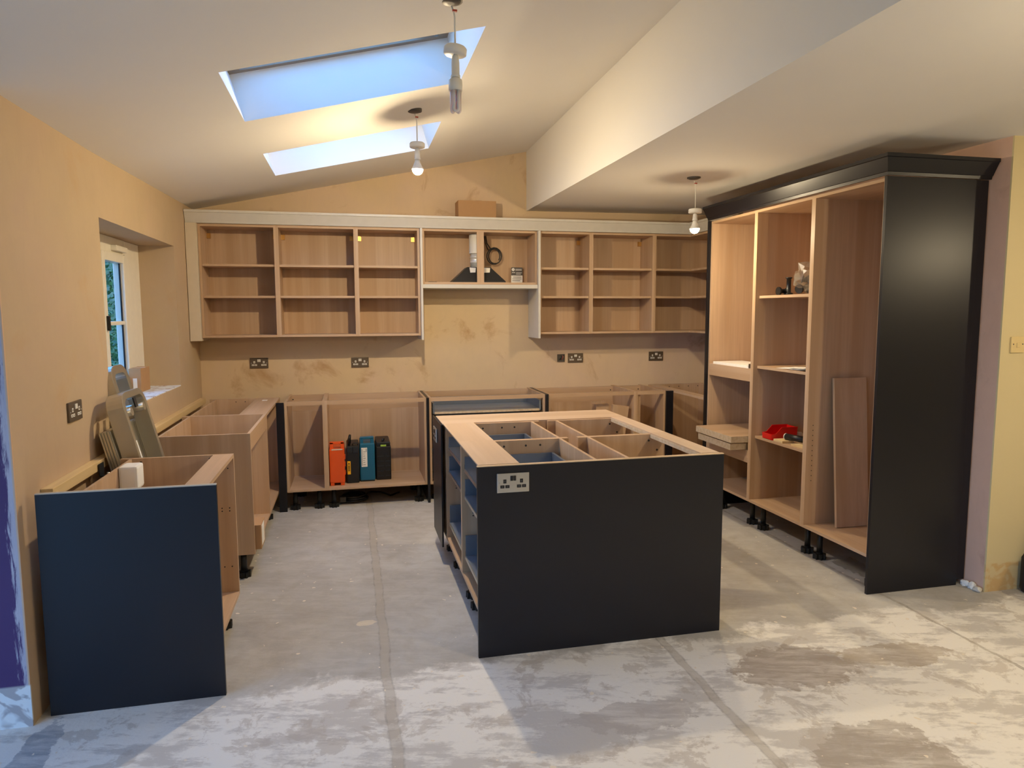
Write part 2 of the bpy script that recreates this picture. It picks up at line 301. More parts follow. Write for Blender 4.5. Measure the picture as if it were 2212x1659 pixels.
# patio glazing added out of view, sized to bring daylight onto the front floor
w = struct(MB().box(-1.58, -1.51, -8.1, -8.03, 0, 2.15).box(-1.58, -1.51, -3.97, -3.9, 0, 2.15).box(-1.58, -1.51, -8.03, -3.97, 2.07, 2.15).box(-1.58, -1.51, -8.03, -3.97, 0, .07).box(-1.58, -1.51, -6.04, -5.96, .07, 2.07).build('door_1', 'upvc'), 'unseen wide glazed garden door assumed for daylight')
struct(MB().box(-40, 40, -60, 40, -.3, -.15).build('ground', 'lawn'))
random.seed(3); m = MB()
for i in range(9000):
    p = Vector((random.uniform(-2.3, -1.2), random.uniform(1.0, 12.5), random.uniform(-.1, 3.1))); p.x = -2.9-abs(random.gauss(0, .25))-.1*math.sin(p.y*3+p.z*2)
    a = Vector((random.gauss(0, 1), random.gauss(0, 1), random.gauss(0, 1))).normalized(); b = a.orthogonal().normalized(); l = random.uniform(.06, .12)
    m.add([p, p+a*l*.5+b*l*.35, p+a*l*1.1, p+a*l*.5-b*l*.35], [(0, 1, 2, 3)])
m.box(-4.2, -3.25, .9, 12.6, -.15, 2.95)
tag(m.build('hedge', 'leaf'), 'dense green hedge seen through the window glass', 'hedge')

# ------------------------------------------------------------------ sockets and switch
def frame(o, U, V, Nn): return Matrix(((U[0], V[0], Nn[0], o[0]), (U[1], V[1], Nn[1], o[1]), (U[2], V[2], Nn[2], o[2]), (0, 0, 0, 1)))
def socket(o, U, Nn, plate, ins, label, grp=None, w=.148, h=.088):
    F = frame(o, U, (0, 0, 1), Nn); t = thing('double_socket', label, 'socket', o, grp)
    MB().box(-w/2, w/2, -h/2, h/2, 0, .009).xf(F).build('plate', plate, t, .003)
    for s in (-1, 1): MB().box(s*.0068-.0058, s*.0068+.0058, .010, .032, .0088, .0135).xf(F).build('rocker_switch', ins, t, .0012)
    for s in (-1, 1):
        c = s*.038
        for (dx, dy, a, b) in ((0, .008, .007, .009), (-.0115, -.016, .0095, .0068), (.0115, -.016, .0095, .0068)):
            q = MB().box(c+dx-a, c+dx+a, dy-b, dy+b, .0088, .0105).xf(F).build('pin_shutter', ins, t, .001)
            MB().box(c+dx-a*.35, c+dx+a*.35, dy-b*.35, dy+b*.35, .0104, .0110).xf(F).build('pin_slot', 'grey_print', q)
    for s in (-1, 1): MB().lathe([(.0036, .0088), (.003, .0105)], (s*.062, 0, 0), 10).xf(F).build('screw', 'steel', t)
BK = ((1, 0, 0), (0, -1, 0))
socket((.462, -.0005, 1.143), *BK, 'bronze', 'white_plastic', 'bronze double socket on back wall near the left corner')
socket((1.297, -.0005, 1.133), *BK, 'bronze', 'white_plastic', 'bronze double socket on back wall above the tool cases')
socket((3.27, -.0005, 1.135), *BK, 'bronze', 'white_plastic', 'bronze double socket beside the open wall box')
socket((4.083, -.0005, 1.137), *BK, 'bronze', 'white_plastic', 'bronze double socket under the corner wall unit')
socket((.0005, -2.77, 1.13), (0, -1, 0), (1, 0, 0), 'bronze', 'white_plastic', 'bronze double socket on left wall beside the window', w=.155)
socket((1.907, -3.2555, .806), *BK, 'steel', 'black_plastic', 'brushed steel socket with black inserts on island end panel')
socket((1.7395, -1.79, .782), (0, -1, 0), (-1, 0, 0), 'steel', 'black_plastic', 'steel socket on the narrow side panel of the island')
t = thing('wall_box', 'empty dark metal wall box with loose wires', 'wall box', (3.129, -.002, 1.10))
MB().box(3.095, 3.163, -.004, -.0005, 1.102, 1.172).build('back_plate', 'grey_box', t)
for b in ((3.095, 3.099, 1.102, 1.172), (3.159, 3.163, 1.102, 1.172), (3.099, 3.159, 1.102, 1.106), (3.099, 3.159, 1.168, 1.172)): MB().box(b[0], b[1], -.012, -.004, b[2], b[3]).build('side_flange', 'grey_box', t)
for i, c in enumerate(('black_plastic', 'grey_print', 'warn_red')):
    MB().tube([(3.112+.012*i, -.006, 1.12), (3.12+.01*i, -.02, 1.135), (3.135+.006*i, -.016, 1.15), (3.125+.008*i, -.012, 1.158)], .0028, 6).build('wire', c, t)
t = thing('light_switch', 'cream single light switch on the cream wall', 'switch', (4.725, -3.176, 1.34))
MB().box(4.68, 4.768, -3.184, -3.1755, 1.334, 1.42).build('plate', 'cream_skirt', t, .002)
MB().box(4.714, 4.734, -3.188, -3.184, 1.362, 1.388).build('rocker', 'cream_skirt', t, .002)
for x in (4.694, 4.755): MB().lathe([(.004, 0), (.003, .001)], seg=10).xf(frame((x, -3.184, 1.38), (1, 0, 0), (0, 0, 1), (0, -1, 0))).build('screw', 'grey_print', t)

# ------------------------------------------------------------------ pendant lamps
def pendant(x, y, ztop, zdisc, zb, kind, label, tilt=0., power=1.):
    t = thing('pendant_lamp', label, 'lamp', (x, y, zb-.03))
    MB().lathe([(.04, ztop-.004), (.034, ztop-.009), (.012, ztop-.012)], (x-.015, y, 0), 20).lathe([(.046, ztop-.004), (.046, ztop+.012)], (x-.015, y, 0), 20).build('ceiling_rose', 'grey_box', t)
    MB().tube([(x-.012, y, ztop-.02), (x-.004, y, ztop-.04), (x, y, ztop-.06), (x, y, zdisc+.02)], .0035, 8).build('cord', 'white_plastic', t)
    MB().box(x-.009, x+.009, y-.005, y+.005, ztop-.040, ztop-.033).build('connector', 'warn_red', t, .001)
    d = MB().lathe([(.012, .016), (.040, .014), (.045, .008), (.045, -.012), (.040, -.016), (.01, -.016)], (0, 0, 0), 28).xf(Matrix.Translation((x, y, zdisc)) @ Matrix.Rotation(tilt, 4, 'Y')).build('rose_cover', 'white_plastic', t)
    a, b = zdisc-.016, zb+.052
    MB().lathe([(.008, a), (.013, a-.006), (.016, a-.03), (.016, b+.012), (.0185, b+.010), (.0185, b)], (x, y, 0), 18).build('lamp_holder', 'white_plastic', t)
    if kind == 'led':
        MB().lathe([(.014, zb+.052), (.016, zb+.04), (.028, zb+.012), (.0335, zb+.002), (.0335, zb-.003), (.031, zb-.003)], (x, y, 0), 24).build('bulb_body', 'white_plastic', t)
        MB().lathe([(.0309, zb-.003), (.0300, zb-.011), (.0268, zb-.0185), (.0215, zb-.0255), (.0120, zb-.0325), (.0, zb-.0345)], (x, y, 0), 24).build('bulb', bulb_mat(power), t)
    else:
        MB().lathe([(.016, zb+.052), (.026, zb+.044), (.0275, zb+.02), (.027, zb+.004)], (x, y, 0), 22).build('bulb_body', 'white_plastic', t)
        for k_ in range(3):
            a_ = k_*2*math.pi/3+.5; c = Vector((x+.0135*math.cos(a_), y+.0135*math.sin(a_), 0)); d_ = Vector((-math.sin(a_), math.cos(a_), 0))*.0085
            pts = [c-d_+Vector((0, 0, zb+.006)), c-d_+Vector((0, 0, zb-.066))]+[c-d_*math.cos(q)+Vector((0, 0, zb-.066-.0085*math.sin(q))) for q in (.6, 1.2, 1.57, 1.95, 2.55)]+[c+d_+Vector((0, 0, zb-.066)), c+d_+Vector((0, 0, zb+.006))]
            MB().tube(pts, .0066, 8).build('tube', 'tube_glass', t)
pendant(1.635, -1.959, zc(1.62, -1.96), 2.55, 2.412, 'led', 'lit bulb on a white pendant between the roof windows', power=1.5)
pendant(1.643, -3.434, zc(1.63, -3.43), 2.572, 2.418, 'cfl', 'unlit stick type energy saving bulb on a white pendant', .12)
pendant(3.535, -1.783, 2.466, 2.245, 2.128, 'led', 'lit bulb on a white pendant beside the tall units', power=.62)
pendant(5.5, -4.3, 2.47, 2.12, 2.0, 'led', 'lit bulb on a pendant beyond the cream wall', power=.62)
pendant(3.6, -5.1, 2.456, 2.24, 2.12, 'led', 'added unseen lit bulb on a pendant under the flat ceiling', power=1.1)  # unseen lamp added to brighten the floor on the right

# ------------------------------------------------------------------ base cabinets
ZB, ZT = .15, .87
def carcass_y(label, x0, x1, yf=-.57, yb=-.012, z0=ZB, z1=ZT, rail=.0, legs=(), back_mat='oak_z', group=None, name='base_cabinet', brail=.1):
    """open cabinet facing -Y"""
    t = thing(name, label, 'cabinet', ((x0+x1)/2, (yf+yb)/2, 0), group)
    bx('side_panel', 'oak_z', t, x0, x0+T, yf, yb, z0, z1); bx('side_panel', 'oak_z', t, x1-T, x1, yf, yb, z0, z1)
    bx('base_panel', 'oak_x', t, x0+T, x1-T, yf, yb, z0, z0+T)
    bx('back_panel', back_mat, t, x0+T, x1-T, yb-.06, yb-.05, z0+T, z1-.14)
    bx('top_rail', 'oak_x', t, x0+T, x1-T, yf, yf+.035, z1-.03, z1); bx('back_rail', 'oak_x', t, x0+T, x1-T, yb-.05, yb-.032, z1-.16, z1-.004)
    for lx, ly in legs: leg(t, lx, ly, z0)
    return t
A = carcass_y('narrow open base unit beside the navy corner post', .702, 1.006, legs=((.757, -.52), (.943, -.52), (.78, -.1)))
B = carcass_y('open base unit holding four tool cases', 1.006, 1.808, legs=((1.057, -.52), (1.745, -.5), (1.745, -.1)))
C = carcass_y('wide base unit with dark metal drawers', 1.832, 2.816, legs=((1.9, -.45), (2.74, -.45)))
D = carcass_y('open base unit holding wood offcuts', 2.844, 3.64, legs=((2.9, -.45), (3.58, -.45)))
D2 = carcass_y('narrow open base unit beside the right corner post', 3.64, 3.92, legs=((3.7, -.45), (3.87, -.45)))
bx('filler_strip', 'oak_z', D2, 3.659, 3.69, -.552, -.534, .168, .84)
for c, xs_ in ((A, (.73, .98)), (D, (2.88, 3.6)), (D2, (3.72, 3.88))): holes(c, [(x, -.0625, .83) for x in xs_], 'y', .006)
def drawer(parent, x0, x1, y0, y1, z, h, ax):
    """metal drawer box; ax is the facing axis"""
    d = bx('drawer', ['drawer_base'], parent, x0, x1, y0, y1, z, z+.014)
    if ax == 'y':
        bx('drawer_side', 'drawer_metal', d, x0, x0+.014, y0, y1, z+.014, z+h); bx('drawer_side', 'drawer_metal', d, x1-.014, x1, y0, y1, z+.014, z+h)
        bx('drawer_back', 'drawer_metal', d, x0+.014, x1-.014, y1-.014, y1, z+.014, z+h); bx('front_edge', 'chipboard', d, x0+.014, x1-.014, y0-.004, y0, z-.004, z+.0135)
        for x in (x0-.010, x1): bx('runner', 'black_plastic', d, x, x+.010, y0-.002, y1, z-.006, z+.04)
    else:
        bx('drawer_side', 'drawer_metal', d, x0, x1, y0, y0+.014, z+.014, z+h); bx('drawer_side', 'drawer_metal', d, x0, x1, y1-.014, y1, z+.014, z+h)
        bx('drawer_back', 'drawer_metal', d, x1-.014, x1, y0+.014, y1-.014, z+.014, z+h); bx('front_edge', 'steel', d, x0-.005, x0, y0+.014, y1-.014, z-.004, z+.0135)
        for y in (y0-.009, y1): bx('runner', 'dark_metal', d, x0, x1, y, y+.009, z-.006, z+.03)
for z in (.735, .52, .20): drawer(C, 1.864, 2.784, -.55, -.1, z, .085 if z > .6 else .16, 'y')
def carcass_x(label, y0, y1, xf, xb, face, z0=ZB, z1=ZT, legs=(), rail=.09, rail_mat='oak_y', back=True, vertical=False, name='base_cabinet', group=None):
    """open cabinet facing +X (face=1) or -X (face=-1); xf is the front plane"""
    a, b = min(xf, xb), max(xf, xb); t = thing(name, label, 'cabinet', ((a+b)/2, (y0+y1)/2, 0), group)
    bx('side_panel', 'oak_z', t, a, b, y0, y0+T, z0, z1); bx('side_panel', 'oak_z', t, a, b, y1-T, y1, z0, z1)
    bx('base_panel', 'oak_y', t, a, b, y0+T, y1-T, z0, z0+T)
    if back: q = xb+face*.04; bx('back_panel', 'oak_z', t, min(q, q+face*.012), max(q, q+face*.012), y0+T, y1-T, z0+T, z1-.002)
    if vertical: bx('top_rail', rail_mat, t, min(xf, xf-face*T), max(xf, xf-face*T), y0+T, y1-T, z1-.10, z1)
    elif rail: bx('top_rail', rail_mat, t, min(xf, xf-face*rail), max(xf, xf-face*rail), y0+T, y1-T, z1-T, z1)
    for lx, ly in legs: leg(t, lx, ly, z0)
    return t
L1 = carcass_x('corner base unit between back run and left run', -1.185, -.22, .638, .10, 1, legs=((.57, -.75),), rail=.18)
L2 = carcass_x('open base unit on the left wall past the appliance gap', -2.006, -1.185, .638, .10, 1, legs=((.565, -1.95), (.565, -1.25)), vertical=True)
L3 = carcass_x('open base unit behind the large navy end panel', -3.294, -2.596, .638, .13, 1, legs=((.565, -2.65), (.565, -3.2)), rail=.093)
holes(L3, [(x, -2.6145, z) for x in (.61, .575) for z in (.80, .60, .585, .30)], 'y', .0035); holes(L3, [(.22, -2.6145, .85), (.53, -2.6145, .852)], 'y', .006)
holes(L1, [(.30+.07*i, -.2385, .845) for i in range(4)], 'y', .004)
bx('label', 'paper', L1, .52, .56, -.42, -.36, .8695, .8703)
E_ = carcass_x('dark open base unit in the right hand corner', -1.18, -.045, 3.99, 4.56, -1, legs=((4.06, -1.1),), rail=.09)
holes(E_, [(4.2+.1*i, -.0635, .845) for i in range(4)], 'y', .005)
# navy posts and panels of the base run
def panel(name, label, cat, mat, b, edge=None):
    if edge:
        t = thing(name, label, cat, ((b[0]+b[1])/2, (b[2]+b[3])/2, b[4])); bx('board', mat, t, b[0], b[1], b[2], b[3], b[4], b[5]-.004); bx('raw_edge', edge, t, b[0], b[1], b[2], b[3], b[5]-.004, b[5]); return t
    return tag(bx(name, mat, None, *b, bevel=.0012), label, cat)
panel('corner_post', 'navy corner post where the left run meets the back run', 'post', 'navy', (.642, .70, -.588, -.5705, 0, .868))
panel('corner_post', 'navy corner post beside the dark right corner unit', 'post', 'navy', (3.922, 3.988, -.588, -.57, 0, .868))
panel('end_panel', 'narrow navy panel beside the tool case unit', 'panel', 'navy', (1.81, 1.83, -.59, -.03, 0, .872))
panel('end_panel', 'narrow navy panel beside the wood offcut unit', 'panel', 'navy', (2.818, 2.842, -.59, -.03, 0, .872))
panel('end_panel', 'large navy end panel standing by the purple wall', 'panel', 'navy', (.038, .680, -3.314, -3.296, 0, .886), 'navy_edge')
tag(MB().box(.0, .045, -3.165, -.1, .825, .870).build('wall_batten', 'pine', bevel=.003), 'pale timber batten fixed along the left wall', 'batten')
t = thing('junction_clip', 'small metal bracket on the batten by the near unit', 'bracket', (.09, -2.62, .8))
bx('plate', 'dark_metal', t, .05, .11, -2.66, -2.63, .80, .805); bx('upright', 'dark_metal', t, .05, .054, -2.66, -2.60, .80, .86); MB().lathe([(.008, .805), (.006, .818)], (.085, -2.645, 0), 10).build('screw', 'steel', t)

# ------------------------------------------------------------------ island
IZ = .16; IT = .880
def island_left(label, y0, y1, legs):
    t = thing('island_cabinet', label, 'cabinet', (2.05, (y0+y1)/2, 0))
    for y in (y0, y1-T): bx('side_panel', 'oak_z', t, 1.77, 2.36, y, y+T, IZ, IT)
    bx('base_panel', 'oak_y', t, 1.77, 2.36, y0+T, y1-T, IZ, IZ+T); bx('back_panel', 'oak_z', t, 2.305, 2.32, y0+T, y1-T, IZ+T, IT)
    bx('top_panel', 'oak_top', t, 1.755, 1.945, y0, y1, IT, IT+.006)
    for z, h in ((.735, .075), (.59, .10), (.265, .12)): drawer(t, 1.785, 2.27, y0+.034, y1-.034, z, h, 'x')
    for z in (.50, .485): holes(t, [(1.83, y1-T-.0004, z)], 'y', .004)
    holes(t, [(2.0, y1-T-.0004, .85), (2.12, y1-T-.0004, .85), (2.2, y1-T-.0004, .85)], 'y', .006)
    for lx, ly in legs: leg(t, lx, ly, IZ)
island_left('island drawer cabinet behind the big navy end panel', -3.226, -2.634, ((1.84, -3.16), (1.84, -2.72)))
island_left('island drawer cabinet beside the narrow navy panel', -2.634, -2.03, ((1.84, -2.57), (1.84, -2.1)))
def island_right(label, y0, y1):
    t = thing('island_cabinet', label, 'cabinet', (2.7, (y0+y1)/2, 0))
    for y in (y0, y1-T): bx('side_panel', 'oak_z', t, 2.415, 2.92, y, y+T, IZ, IT)
    bx('base_panel', 'oak_y', t, 2.415, 2.92, y0+T, y1-T, IZ, IZ+T); bx('back_panel', 'oak_z', t, 2.466, 2.482, y0+T, y1-T, IZ+T, IT)
    bx('top_panel', 'oak_top', t, 2.845, 2.938, y0, y1, IT, IT+.006)
    bx('top_rail', 'chipboard', t, 2.838, 2.93, y0+T, y1-T, IT-.020, IT-.001)
    holes(t, [(2.83, y1-T-.0004, .845), (2.53, y1-T-.0004, .845), (2.88, y1-T-.0004, .79), (2.88, y1-T-.0004, .74)], 'y', .006)
    for ly in (y0+.08, y1-.08): leg(t, 2.86, ly, IZ)
island_right('open island cabinet behind the big navy end panel, facing the tall units', -3.226, -2.634)
island_right('open island cabinet next to the far island shelf unit', -2.634, -2.03)
t = thing('island_cabinet', 'shallow end unit of the island under a full wood top', 'cabinet', (2.35, -1.86, 0))
for x in (1.77, 2.32, 2.90): bx('side_panel', 'oak_z', t, x, x+T, -2.028, -1.705, IZ, IT)
bx('base_panel', 'oak_x', t, 1.77, 2.918, -2.028, -1.705, IZ-.0, IZ+T) if False else None
for a, b in ((1.788, 2.32), (2.338, 2.90)): bx('base_panel', 'oak_x', t, a, b, -2.028, -1.705, IZ, IZ+T); bx('shelf', 'oak_x', t, a, b, -2.01, -1.72, .5, .518)
bx('back_panel', 'oak_z', t, 1.788, 2.32, -2.028, -2.016, IZ+T, IT); bx('back_panel', 'oak_z', t, 2.338, 2.90, -2.028, -2.016, IZ+T, IT)
bx('top_panel', 'oak_top_skylit_x', t, 1.752, 2.938, -2.0295, -1.69, IT, IT+.006)
for lx in (1.84, 2.86): leg(t, lx, -1.78, IZ)
panel('end_panel', 'big navy island end panel with a steel socket', 'panel', 'navy', (1.746, 2.948, -3.2545, -3.2365, 0, .886), 'oak_edge')
panel('end_panel', 'narrow navy island side panel standing clear of the floor', 'panel', 'navy', (1.741, 1.7515, -2.03, -1.60, .11, .878))

# ------------------------------------------------------------------ wall cabinets
Z0, Z1 = 1.371, 2.257
def hanger(t, x, y, z, s): 
    bx('hanger', 'brass', t, x, x+s*.03 if s > 0 else x, y, y+.02, z-.02, z+.02) if s > 0 else bx('hanger', 'brass', t, x-.03, x, y, y+.02, z-.02, z+.02)
def wall_cab(label, x0, x1, shelves=(1.932, 1.684)):
    t = thing('wall_cabinet', label, 'cabinet', ((x0+x1)/2, -.16, Z0))
    bx('side_panel', 'oak_z', t, x0, x0+T, -.32, -.002, Z0, Z1); bx('side_panel', 'oak_z', t, x1-T, x1, -.32, -.002, Z0, Z1)
    bx('base_panel', 'oak_x', t, x0+T, x1-T, -.32, -.002, Z0, Z0+T); bx('top_panel', 'oak_x', t, x0+T, x1-T, -.32, -.002, Z1-T, Z1)
    bx('back_panel', 'oak_z', t, x0+T, x1-T, -.045, -.03, Z0+T, Z1-T)
    for z in shelves: bx('shelf', 'oak_x', t, x0+T+.001, x1-T-.001, -.305, -.046, z, z+T)
    hanger(t, x0+T, -.066, 2.19, 1); hanger(t, x1-T, -.066, 2.19, -1)
wall_cab('shelved wall unit beside the cream filler panel', .087, .664)
wall_cab('middle shelved wall unit above the left base units', .664, 1.284)
wall_cab('shelved wall unit against the left grey hood panel', 1.284, 1.801)
wall_cab('shelved wall unit against the right grey hood panel', 2.836, 3.308)
wall_cab('shelved wall unit next to the corner wall unit', 3.308, 3.907)
t = thing('wall_cabinet', 'L shaped corner wall unit meeting the tall units', 'cabinet', (4.25, -.5, Z0))
Lp = [(3.907+T, -.002), (3.907+T, -.32), (4.262, -.32), (4.262, -1.165), (4.6, -1.165), (4.6, -.002)]
Ls = [(3.907+T+.001, -.046), (3.907+T+.001, -.305), (4.277, -.305), (4.277, -1.165), (4.57, -1.165), (4.57, -.046)]
bx('side_panel', 'oak_z', t, 3.907, 3.907+T, -.32, -.002, Z0, Z1); bx('side_panel', 'oak_z', t, 4.262, 4.6, -1.183, -1.165, Z0, Z1)
MB().prism(Lp, 2, Z0, Z0+T).build('base_panel', 'oak_x', t); MB().prism(Lp, 2, Z1-T, Z1).build('top_panel', 'oak_x', t)
for z in (1.684, 1.932): MB().prism(Ls, 2, z, z+T).build('shelf', 'oak_x', t)
bx('back_panel', 'oak_z', t, 3.925, 4.6, -.045, -.03, Z0+T, Z1-T); bx('back_panel', 'oak_z', t, 4.572, 4.587, -1.165, -.045, Z0+T, Z1-T)
t = thing('wall_cabinet', 'shallow hood unit between the grey panels with centre stile', 'cabinet', (2.317, -.16, 1.80))
bx('side_panel', 'oak_z', t, 1.823, 1.841, -.32, -.002, 1.80, Z1); bx('side_panel', 'oak_z', t, 2.795, 2.813, -.32, -.002, 1.80, Z1)
bx('base_panel', 'oak_x', t, 1.841, 2.795, -.32, -.002, 1.80, 1.818); bx('top_panel', 'oak_x', t, 1.841, 2.795, -.32, -.002, Z1-T, Z1)
bx('back_panel', 'oak_z', t, 1.841, 2.795, -.045, -.03, 1.818, Z1-T); bx('centre_stile', 'oak_z', t, 2.286, 2.346, -.32, -.302, 1.818, Z1-T)
panel('end_panel', 'pale grey panel on the left of the hood unit', 'panel', 'grey_paint', (1.803, 1.821, -.36, -.002, 1.335, 2.258))
panel('end_panel', 'pale grey panel on the right of the hood unit', 'panel', 'grey_paint', (2.815, 2.834, -.36, -.002, 1.335, 2.258))
panel('hood_shelf', 'pale grey shelf board under the hood unit', 'panel', 'grey_paint', (1.8225, 2.8135, -.345, -.002, 1.766, 1.798))
panel('end_panel', 'cream filler panel at the left end of the wall units', 'panel', 'cream_panel', (.004, .085, -.358, -.002, 1.347, 2.258))
# grey cornice: cove profile along the wall units and back along the corner wing
t = thing('cornice', 'pale grey cornice running above the wall units', 'cornice', (2.1, -.35, 2.26))
pr = [(0, 2.26), (-.012, 2.26), (-.018, 2.276), (-.046, 2.335), (-.052, 2.338), (-.052, 2.356), (0, 2.356)]      # (outward, z)
def run(bm_pts, pr_, mat, t, name='moulding'):       # mitred run; each point gives base position and outward vector
    vs = []; n = len(pr_)
    for (bx_, by_, ox, oy) in bm_pts: vs += [(bx_+ox*-d, by_+oy*-d, z) for d, z in pr_]
    fs = [tuple(range(n)), tuple(range((len(bm_pts)-1)*n, len(bm_pts)*n))[::-1]]
    for i in range(len(bm_pts)-1): fs += [(i*n+j, i*n+(j+1) % n, (i+1)*n+(j+1) % n, (i+1)*n+j) for j in range(n)]
    return MB().add(vs, fs).build(name, mat, t)
run([(.004, -.325, 0, -1), (4.262, -.325, -1, -1)], pr, 'grey_paint', t); run([(4.262, -.325, -1, -1), (4.262, -1.18, -1, 0)], pr, 'grey_paint', t)

# ------------------------------------------------------------------ tall units
XF, XB, TB, TT = 3.978, 4.56, .20, 2.257
def tall(label, y0, y1, legs):
    t = thing('tall_cabinet', label, 'cabinet', (4.27, (y0+y1)/2, 0))
    for y in (y0, y1-T): bx('side_panel', 'oak_z', t, XF, XB, y, y+T, TB, TT)
    bx('base_panel', 'oak_y', t, XF, XB, y0+T, y1-T, TB, TB+T); bx('top_panel', 'oak_y', t, XF, XB, y0+T, y1-T, TT-T, TT)
    bx('back_panel', 'oak_z', t, XB-.05, XB-.04, y0+T, y1-T, TB+T, TT-T)
    for ly in legs: leg(t, 4.08, ly, TB)
    return t
TA = tall('far tall unit with oven housing rails beside the corner', -1.824, -1.207, (-1.30, -1.73))
TM = tall('middle tall unit with three loose shelves', -2.441, -1.824, (-1.87, -2.37))
TN = tall('tall unit with a board leaning inside, beside the navy end panel', -3.031, -2.441, (-2.49, -2.95))
for z in (1.065, .478):
    bx('housing_shelf', 'oak_y', TA, XF+T, XB-.051, -1.806, -1.225, z+.072, z+.09); bx('housing_rail', 'oak_y', TA, XF, XF+T, -1.806, -1.225, z, z+.09)
bx('back_rail', 'oak_y', TA, 4.40, 4.418, -1.806, -1.225, .568, .70)
for z in (1.652, 1.162, .664): bx('shelf', 'oak_y', TM, XF+.03, XB-.055, -2.422, -1.843, z, z+T)
for i in range(12):
    holes(TN, [(4.02, -2.4595, .5+i*.032)], 'y', .003)
panel('end_panel', 'tall satin navy end panel beside the pink plaster', 'panel', 'navy', (3.962, 4.555, -3.052, -3.033, 0, 2.262))
panel('filler_strip', 'dark navy filler strip between tall end panel and wall', 'panel', 'navy', (4.557, 4.612, -3.046, -3.028, .03, 2.262))
panel('end_panel', 'tall navy panel between the corner units and the tall units', 'panel', 'navy', (3.955, 4.60, -1.205, -1.187, 0, 2.262))
t = thing('cornice', 'dark navy cornice crowning the tall units', 'cornice', (4.0, -2.1, 2.26))
pr2 = [(0, 2.264), (-.010, 2.264), (-.014, 2.280), (-.018, 2.282), (-.052, 2.345), (-.058, 2.348), (-.058, 2.366), (0, 2.366)]
run([(3.965, -1.19, -1, 0), (3.965, -3.052, -1, -1)], pr2, 'navy', t); run([(3.965, -3.052, -1, -1), (4.612, -3.052, 0, -1)], pr2, 'navy', t)

# ------------------------------------------------------------------ things in and on the cabinets
t = thing('cardboard_box', 'plain brown box lying on top of the hood unit', 'box', (2.31, -.13, Z1))
MB().box(2.145, 2.475, -.22, -.04, Z1+.0005, 2.515).build('carton', 'cardboard', t, .003); bx('tape', 'cardboard', t, 2.30, 2.35, -.2205, -.04, 2.5152, 2.5158)
# extractor hood
t = thing('extractor_hood', 'black extractor hood body inside the hood unit', 'extractor', (2.31, -.17, 1.818))
b_ = [(2.085, -.27), (2.545, -.27), (2.545, -.07), (2.085, -.07)]; q_ = [(2.215, -.23), (2.42, -.23), (2.42, -.09), (2.215, -.09)]
MB().add([(*p, 1.8185) for p in b_]+[(*p, 1.83) for p in b_]+[(*p, 1.95) for p in q_], [(3, 2, 1, 0), (0, 1, 5, 4), (1, 2, 6, 5), (2, 3, 7, 6), (3, 0, 4, 7), (4, 5, 9, 8), (5, 6, 10, 9), (6, 7, 11, 10), (7, 4, 8, 11), (8, 9, 10, 11)]).build('housing', 'black_plastic', t)
for a, b in ((2.235, 2.29), (2.345, 2.415)):
    MB().add([(a, -.236, 1.947), (b, -.236, 1.944), (b-.006, -.2475, 1.905), (a+.004, -.2475, 1.903), (a, -.232, 1.947), (b, -.232, 1.944), (b-.006, -.2435, 1.905), (a+.004, -.2435, 1.903)], [(0, 1, 2, 3), (7, 6, 5, 4), (0, 4, 5, 1), (1, 5, 6, 2), (2, 6, 7, 3), (3, 7, 4, 0)]).build('paper_tag', 'paper', t)
MB().lathe([(.05, 1.951), (.05, 1.99), (.053, 1.992), (.053, 2.0), (.05, 2.002), (.049, 2.035), (.053, 2.037), (.053, 2.045), (.048, 2.047), (.046, 2.07)], (2.305, -.16, 0), 24).build('foil_collar', 'silver_foil', t)
pf = [];  z = 2.07
while z < 2.235: pf += [(.052, z), (.056, z+.004)]; z += .008
MB().lathe(pf+[(.05, 2.237)], (2.30, -.16, 0), 24).build('duct', 'flex_duct', t)
# cable coil in the hood unit
pts = [(2.40, -.06, 2.235), (2.405, -.07, 2.18), (2.425, -.08, 2.12)]
for i in range(40): a = math.pi*.75-i*.40; rr = .060+.007*math.sin(i*.31); pts.append((2.478+rr*math.cos(a)+.006*math.sin(i*.13), -.085-.0009*i, 2.060+rr*1.12*math.sin(a)))
tag(MB().tube(pts, .0052, 7).tube([(2.412, -.06, 2.235), (2.42, -.072, 2.17), (2.45, -.085, 2.125), (2.50, -.09, 2.128)], .0052, 7).build('cable_coil', 'black_plastic'), 'coiled black cable hanging inside the hood unit', 'cable')
t = thing('leaflet', 'dark grey and white printed leaflet in the hood unit', 'leaflet', (2.69, -.075, 1.818))
LF = frame((2.69, -.078, 1.8185), (1, 0, 0), (0, -.02, 1), (0, -1, -.02))
MB().box(-.052, .052, 0, .143, 0, .003).xf(LF).build('sheet', 'paper', t); MB().box(-.052, .052, .072, .143, .003, .0034).xf(LF).build('dark_band', 'grey_print', t)
MB().lathe([(.0135, .0034), (.0135, .0038)], (-.034, .124, 0), 18).xf(LF).build('round_mark', 'paper', t); MB().box(-.0355, -.0325, .117, .131, .0038, .0041).xf(LF).build('letter_i', 'grey_print', t)
for (a, b, v, c) in ((-.014, .044, .128, 'paper'), (-.014, .044, .118, 'paper'), (-.045, -.016, .098, 'paper'), (-.008, .046, .096, 'paper'), (-.008, .036, .084, 'paper'), (-.036, .042, .058, 'grey_print'), (-.042, .044, .042, 'grey_print'), (-.042, .030, .026, 'grey_print')):
    MB().box(a, b, v-.0022, v+.0022, .0030, .0039).xf(LF).build('text_line', c, t)
tag(MB().box(1.87, 1.99, -.26, -.14, 1.8185, 1.8205).box(1.88, 1.95, -.25, -.16, 1.8205, 1.824).build('black_offcut', 'black_plastic'), 'thin black sheet lying in the hood unit', 'sheet')

